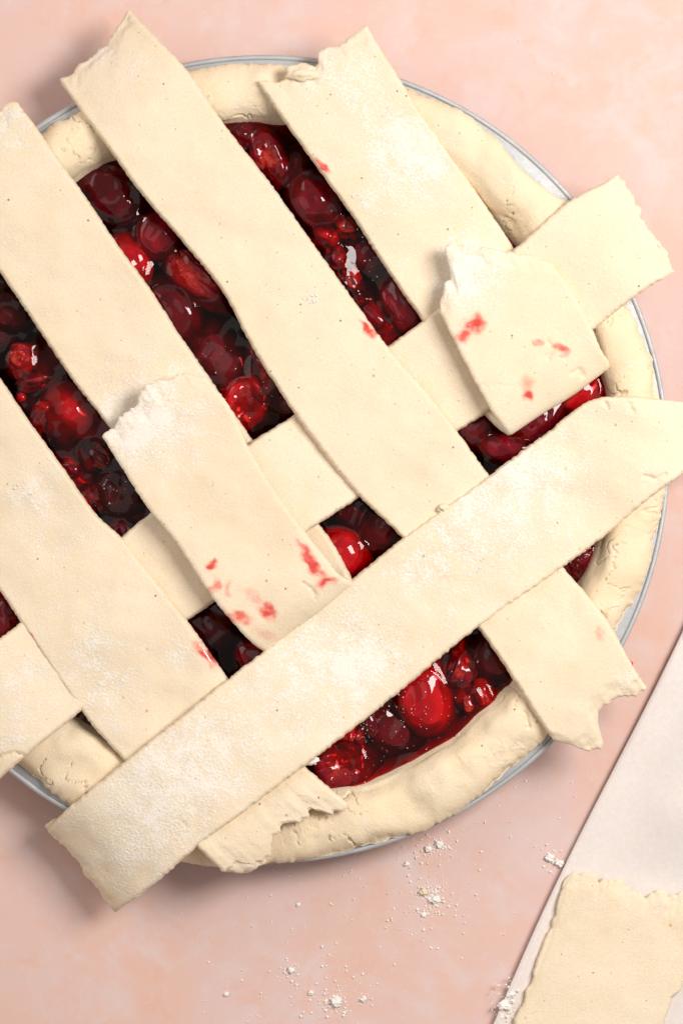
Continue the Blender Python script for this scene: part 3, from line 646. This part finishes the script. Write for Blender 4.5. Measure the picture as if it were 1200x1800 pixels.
o = sheet('dough_strip', [(86, 1458, 200, 1602, 112), (98, 1447, 216, 1592, 140), (122, 1424, 246, 1570, 172), (168, 1386, 296, 1530, 199), (220, 1342, 345, 1488, 208), (310, 1270, 440, 1415, 206, 208), (400, 1198, 540, 1340, 194, 203), (555, 1075, 690, 1222, 176, 179), (710, 948, 842, 1098, 181), (862, 838, 985, 997, 183), (960, 765, 1080, 925, 186), (1046, 703, 1142, 872, 200), (1108, 700, 1186, 840, 203), (1168, 705, 1222, 812, 196), (1235, 712, 1265, 790, 174)], M_DOUGH, 6,
    start=[(0, 0), (0.1, -2), (0.2, -12), (0.5, -8), (0.75, -12), (0.86, -2), (1, -4)], jag=(6, 7), flour=[(850, 880, 110, 0.75), (960, 820, 70, 0.5), (560, 1180, 130, 0.6), (330, 1340, 120, 0.75), (650, 1150, 60, 0.5), (240, 1470, 90, 0.5), (750, 1000, 60, 0.45)], base_flour=0.40, undul=2.0, edge_jag=1.0,
    cracks=[([(1132, 838), (1150, 842), (1168, 836)], 2.2, 6), ([(1062, 706), (1068, 718)], 2.5, 6), ([(1104, 712), (1112, 726)], 2.5, 6), ([(1178, 712), (1182, 722)], 2.5, 6), ([(322, 1444), (328, 1454)], 1.4, 3)])
tag(o, 'floury dough strip laid across the front from lower left to right edge', 'dough strip', G)

# ------------------------------------------------------------------ parchment and dough scrap at lower right
def parchment():
    nu, nv = 150, 90
    u, v = np.meshgrid(np.linspace(0, 1, nu), np.linspace(0, 1, nv), indexing='ij')
    ex = np.interp(u, [0, 1], [1290, 700]); ey = np.interp(u, [0, 1], [905, 2150])
    ex = ex + 6 * np.sin(u * 9)
    x = ex + v * 1000; y = ey + v * 470
    d = v * 1105
    z = 14 * np.exp(-d / 26) + 3 + 24 * np.exp(-((d - 150) / 75) ** 2) * sstep(0.1, 0.3, u) * sstep(0.47, 0.36, u) + 2.0 * fbm(x / 160, y / 160, 0, 401, 2)
    z = np.maximum(z, 2.0)
    z = z + ZT; P = W(x, y, z); P[..., 2] = z
    top = P.reshape(-1, 3); bot = top - np.array([0, 0, 1.2]); n = nu * nv
    idx = np.arange(n).reshape(nu, nv)
    loop = np.concatenate([idx[:-1, 0], idx[-1, :-1], idx[:0:-1, -1], idx[0, :0:-1]])
    sk = np.stack([loop, np.roll(loop, -1), np.roll(loop, -1) + n, loop + n], -1)
    Q = gridquads(nu, nv)
    o = build('parchment_sheet', np.concatenate([top, bot]), np.concatenate([Q, Q[:, ::-1] + n, sk[:, ::-1]])[:, ::-1], M_PAPER)
    tag(o, 'sheet of pale baking parchment with a lifted edge at lower right', 'parchment')
parchment()
o = sheet('dough_scrap', [(1000, 1532, 1235, 1556, 17 + ZT), (985, 1590, 1222, 1625, 17 + ZT), (962, 1670, 1200, 1720, 17 + ZT), (925, 1760, 1170, 1800, 17 + ZT), (880, 1840, 1130, 1880, 17 + ZT), (820, 1960, 1060, 2000, 17 + ZT)], M_DOUGH, 7, thick=18,
    start=[(0, -14), (0.06, 0), (0.2, -2), (0.3, -14), (0.42, -10), (0.55, -26), (0.7, -20), (1, -22)], jag=(11, 4), edge_jag=6, jp=34, flare=1.5, flour=[(1040, 1560, 50, 0.4), (1150, 1600, 60, 0.3)], base_flour=0.12, undul=1.2)
tag(o, 'leftover piece of rolled dough with torn edges lying on the parchment', 'dough scrap')

# ------------------------------------------------------------------ crumbs and flour
def lump(name, px, py, z, rx, ry, rz, seed, m, amp=0.35, parent=None):
    nu, nv = 26, 16
    u = np.linspace(0, 2 * np.pi, nu, endpoint=False); v = np.linspace(0, np.pi, nv); U, Vv = np.meshgrid(u, v)
    d = np.stack([np.cos(U) * np.sin(Vv), np.sin(U) * np.sin(Vv), np.cos(Vv)], -1)
    r = 1 + amp * fbm(d[..., 0] * 1.8 + seed, d[..., 1] * 1.8, d[..., 2] * 1.8, 500 + seed, 3)
    c0 = W(px, py, z); P = d * r[..., None] * np.array([rx, ry, rz]) + c0
    i0 = np.arange(nv - 1)[:, None] * nu; k0 = np.arange(nu)[None, :]; k1 = (k0 + 1) % nu
    Q = np.stack([i0 + k0, i0 + nu + k0, i0 + nu + k1, i0 + k1], -1).reshape(-1, 4); n = nu * nv
    return build(name, P.reshape(-1, 3), Q, m, attrs={'flour': np.full(n, 0.5), 'stain': np.zeros(n)})
tag(lump('dough_crumb', 422, 1512, 186, 42, 24, 20, 1, M_DOUGH, 0.22), 'flat broken lump of dough at the torn bottom end of the widest strip', 'dough crumb')
tag(lump('dough_crumb', 532, 128, 208, 30, 15, 13, 2, M_DOUGH, 0.3), 'broken flap of dough standing up at the top strip end', 'dough crumb')
tag(lump('dough_crumb', 780, 893, 184, 10, 7, 8, 3, M_DOUGH), 'small crumb on the middle strip against the front strip', 'dough crumb')
tag(lump('dough_crumb', 546, 1337, 176, 13, 8, 7, 4, M_FLOUR), 'pale crumb beside the front strip at the bottom gap', 'dough crumb')
tag(lump('dough_crumb', 112, 1452, 124, 26, 15, 9, 6, M_DOUGH), 'ragged dough bit sticking out from the front strip left end', 'dough crumb')
tag(lump('dough_crumb', 205, 1572, 118, 18, 22, 9, 8, M_DOUGH), 'rounded dough bit under the lower corner of the front strip end', 'dough crumb')
GF = 'flour clumps on the tabletop'
for k, (x, y, r, lab) in enumerate([
    (770, 1484, 9, 'largest white flour clump on the table just below the pan'), (752, 1492, 8, 'white flour clump touching the largest clump below the pan'),
    (744, 1568, 10, 'cream dough-coloured crumb in the scattered flour below the pan'), (764, 1582, 11, 'loose white flour heap right of the cream crumb'),
    (745, 1608, 6, 'small round flour crumb below the cream crumb'), (714, 1518, 6, 'small flour clump alone to the left of the largest clump'),
    (966, 1508, 10, 'flour clump against the parchment edge'), (984, 1518, 11, 'larger pale clump tucked under the parchment edge'),
    (512, 1706, 9, 'flour clump in the lower middle of the tabletop'), (591, 1762, 13, 'tallest white flour clump near the bottom picture edge'),
    (546, 1745, 7, 'small flour clump left of the tallest one near the bottom'), (638, 1756, 8, 'round flour clump right of the tallest one near the bottom'),
    (397, 1748, 6, 'isolated tiny flour clump at lower left'), (524, 1590, 5, 'isolated tiny flour clump under the torn crust edge'),
    (885, 1768, 14, 'flour clump on the parchment corner at the bottom'), (897, 1748, 10, 'flour clump higher up on the parchment corner')]):
    tag(lump('flour_clump', x, y, ZT + r * 0.3 + (14 if x > 880 and y > 1700 else 0), r * 0.75, r * 0.62, r * 0.38, 20 + k, M_CRUST if lab.startswith('cream') else M_FLOUR, 0.5), lab, 'flour clump', GF)
tag(lump('juice_drop', 1107, 1168, ZT + 2.5, 5, 6, 3.5, 60, M_JUICE, 0.1), 'tiny red juice drop on the table by the lower right strip end', 'juice drop')

def specks():
    rng = np.random.default_rng(4)
    pts = []
    def cloud(cx, cy, sx, sy, n, r0, r1, z=0.0):
        for _ in range(n):
            pts.append((rng.normal(cx, sx), rng.normal(cy, sy), z, r0 + (r1 - r0) * rng.random() ** 3))
    cloud(750, 1560, 45, 60, 190, 0.6, 3.2); cloud(760, 1575, 14, 12, 120, 0.6, 3); cloud(766, 1488, 10, 7, 90, .6, 3); cloud(745, 1604, 8, 6, 40, .6, 2.5); cloud(592, 1762, 9, 11, 110, .6, 3); cloud(640, 1757, 8, 6, 40, .6, 2.5); cloud(765, 1490, 30, 18, 50, 0.7, 3.5); cloud(560, 1740, 70, 40, 190, 0.6, 3.2); cloud(590, 1762, 16, 14, 60, 1, 4)
    cloud(880, 1450, 90, 110, 120, 0.6, 2.6); cloud(970, 1512, 16, 14, 50, 0.8, 4); cloud(520, 1600, 160, 80, 120, 0.6, 2.4); cloud(950, 1330, 70, 50, 60, 0.6, 2.2)
    cloud(764, 1582, 16, 14, 60, 1, 4); cloud(512, 1706, 12, 12, 30, 1, 3.5); cloud(900, 100, 60, 50, 14, 0.8, 2.6); cloud(400, 1740, 60, 40, 30, 0.7, 2.5); cloud(1040, 1200, 40, 60, 20, .6, 2)
    cloud(888, 1762, 13, 22, 90, 1, 4, 14)
    base = np.array([(1, 0, 0), (-1, 0, 0), (0, 1, 0), (0, -1, 0), (0, 0, 1), (0, 0, -1)], float)
    tri = np.array([(0, 2, 4), (2, 1, 4), (1, 3, 4), (3, 0, 4), (2, 0, 5), (1, 2, 5), (3, 1, 5), (0, 3, 5)])
    Vs, Ts = [], []
    for k, (x, y, z, r) in enumerate(pts):
        c = W(x, y, ZT + z + r * 0.4)
        Vs.append(base * r * (0.7 + 0.6 * rng.random((6, 1))) * np.array([1, 1, 0.8]) + c); Ts.append(tri + 6 * k)
    o = build('flour_dust', np.concatenate(Vs), None, M_FLOUR, T=np.concatenate(Ts), smooth=False)
    tag(o, 'fine white flour dust scattered over the tabletop', 'flour', kind='stuff')
specks()

def dropped(name, clouds, seed, label, m, flat=0.8):
    rng = np.random.default_rng(seed); dg = bpy.context.evaluated_depsgraph_get(); from mathutils import Vector
    base = np.array([(1, 0, 0), (-1, 0, 0), (0, 1, 0), (0, -1, 0), (0, 0, 1), (0, 0, -1)], float)
    tri = np.array([(0, 2, 4), (2, 1, 4), (1, 3, 4), (3, 0, 4), (2, 0, 5), (1, 2, 5), (3, 1, 5), (0, 3, 5)])
    Vs, Ts, k = [], [], 0
    for cx, cy, sx, sy, n, r0, r1, want in clouds:
        for _ in range(n):
            x, y = rng.normal(cx, sx), rng.normal(cy, sy); r = r0 + (r1 - r0) * rng.random() ** 3
            w = W(x, y, 160) * S
            hit, loc, nn, fi, ob, mt = sc.ray_cast(dg, Vector((w[0], w[1], 0.2)), Vector((0, 0, -1)))
            if not hit or not ob.name.startswith(want): continue
            c = np.array(loc) / S + np.array([0, 0, r * 0.3 * flat])
            Vs.append(base * r * (0.7 + 0.6 * rng.random((6, 1))) * np.array([1, 1, flat]) + c); Ts.append(tri + 6 * k); k += 1
    o = build(name, np.concatenate(Vs), None, m, T=np.concatenate(Ts), smooth=True)
    tag(o, label, 'flour', kind='stuff')
bpy.context.view_layer.update()
dropped('flour_specks', [(690, 1260, 60, 45, 80, 0.5, 1.8, 'cherry'), (640, 1285, 14, 22, 36, 0.6, 2.2, 'cherry'), (740, 1240, 40, 40, 34, 0.5, 1.7, 'cherry'), (200, 860, 22, 30, 18, 0.5, 2.0, 'cherry'), (380, 640, 40, 40, 26, 0.5, 1.8, 'cherry'), (1025, 965, 12, 12, 50, 0.7, 2.4, 'cherry'), (640, 450, 25, 40, 30, 0.5, 2.2, 'cherry'), (480, 690, 30, 40, 16, .5, 2, 'cherry')], 8,
    'tiny white flour specks on the cherries and syrup', M_FLOUR)
dropped('flour_crumbs', [(547, 526, 7, 6, 26, 1, 3.0, 'dough'), (42, 858, 14, 10, 22, 1, 3.0, 'dough'), (165, 92, 14, 10, 30, 1, 2.8, 'dough'), (850, 995, 12, 10, 16, 1, 3.0, 'dough'), (760, 780, 6, 5, 5, 1, 2.4, 'dough'), (640, 345, 12, 10, 12, 1, 2.8, 'dough'), (680, 1150, 30, 20, 14, 1, 3, 'dough')], 9,
    'loose white flour crumbs lying on top of the dough strips', M_FLOUR, 0.5)
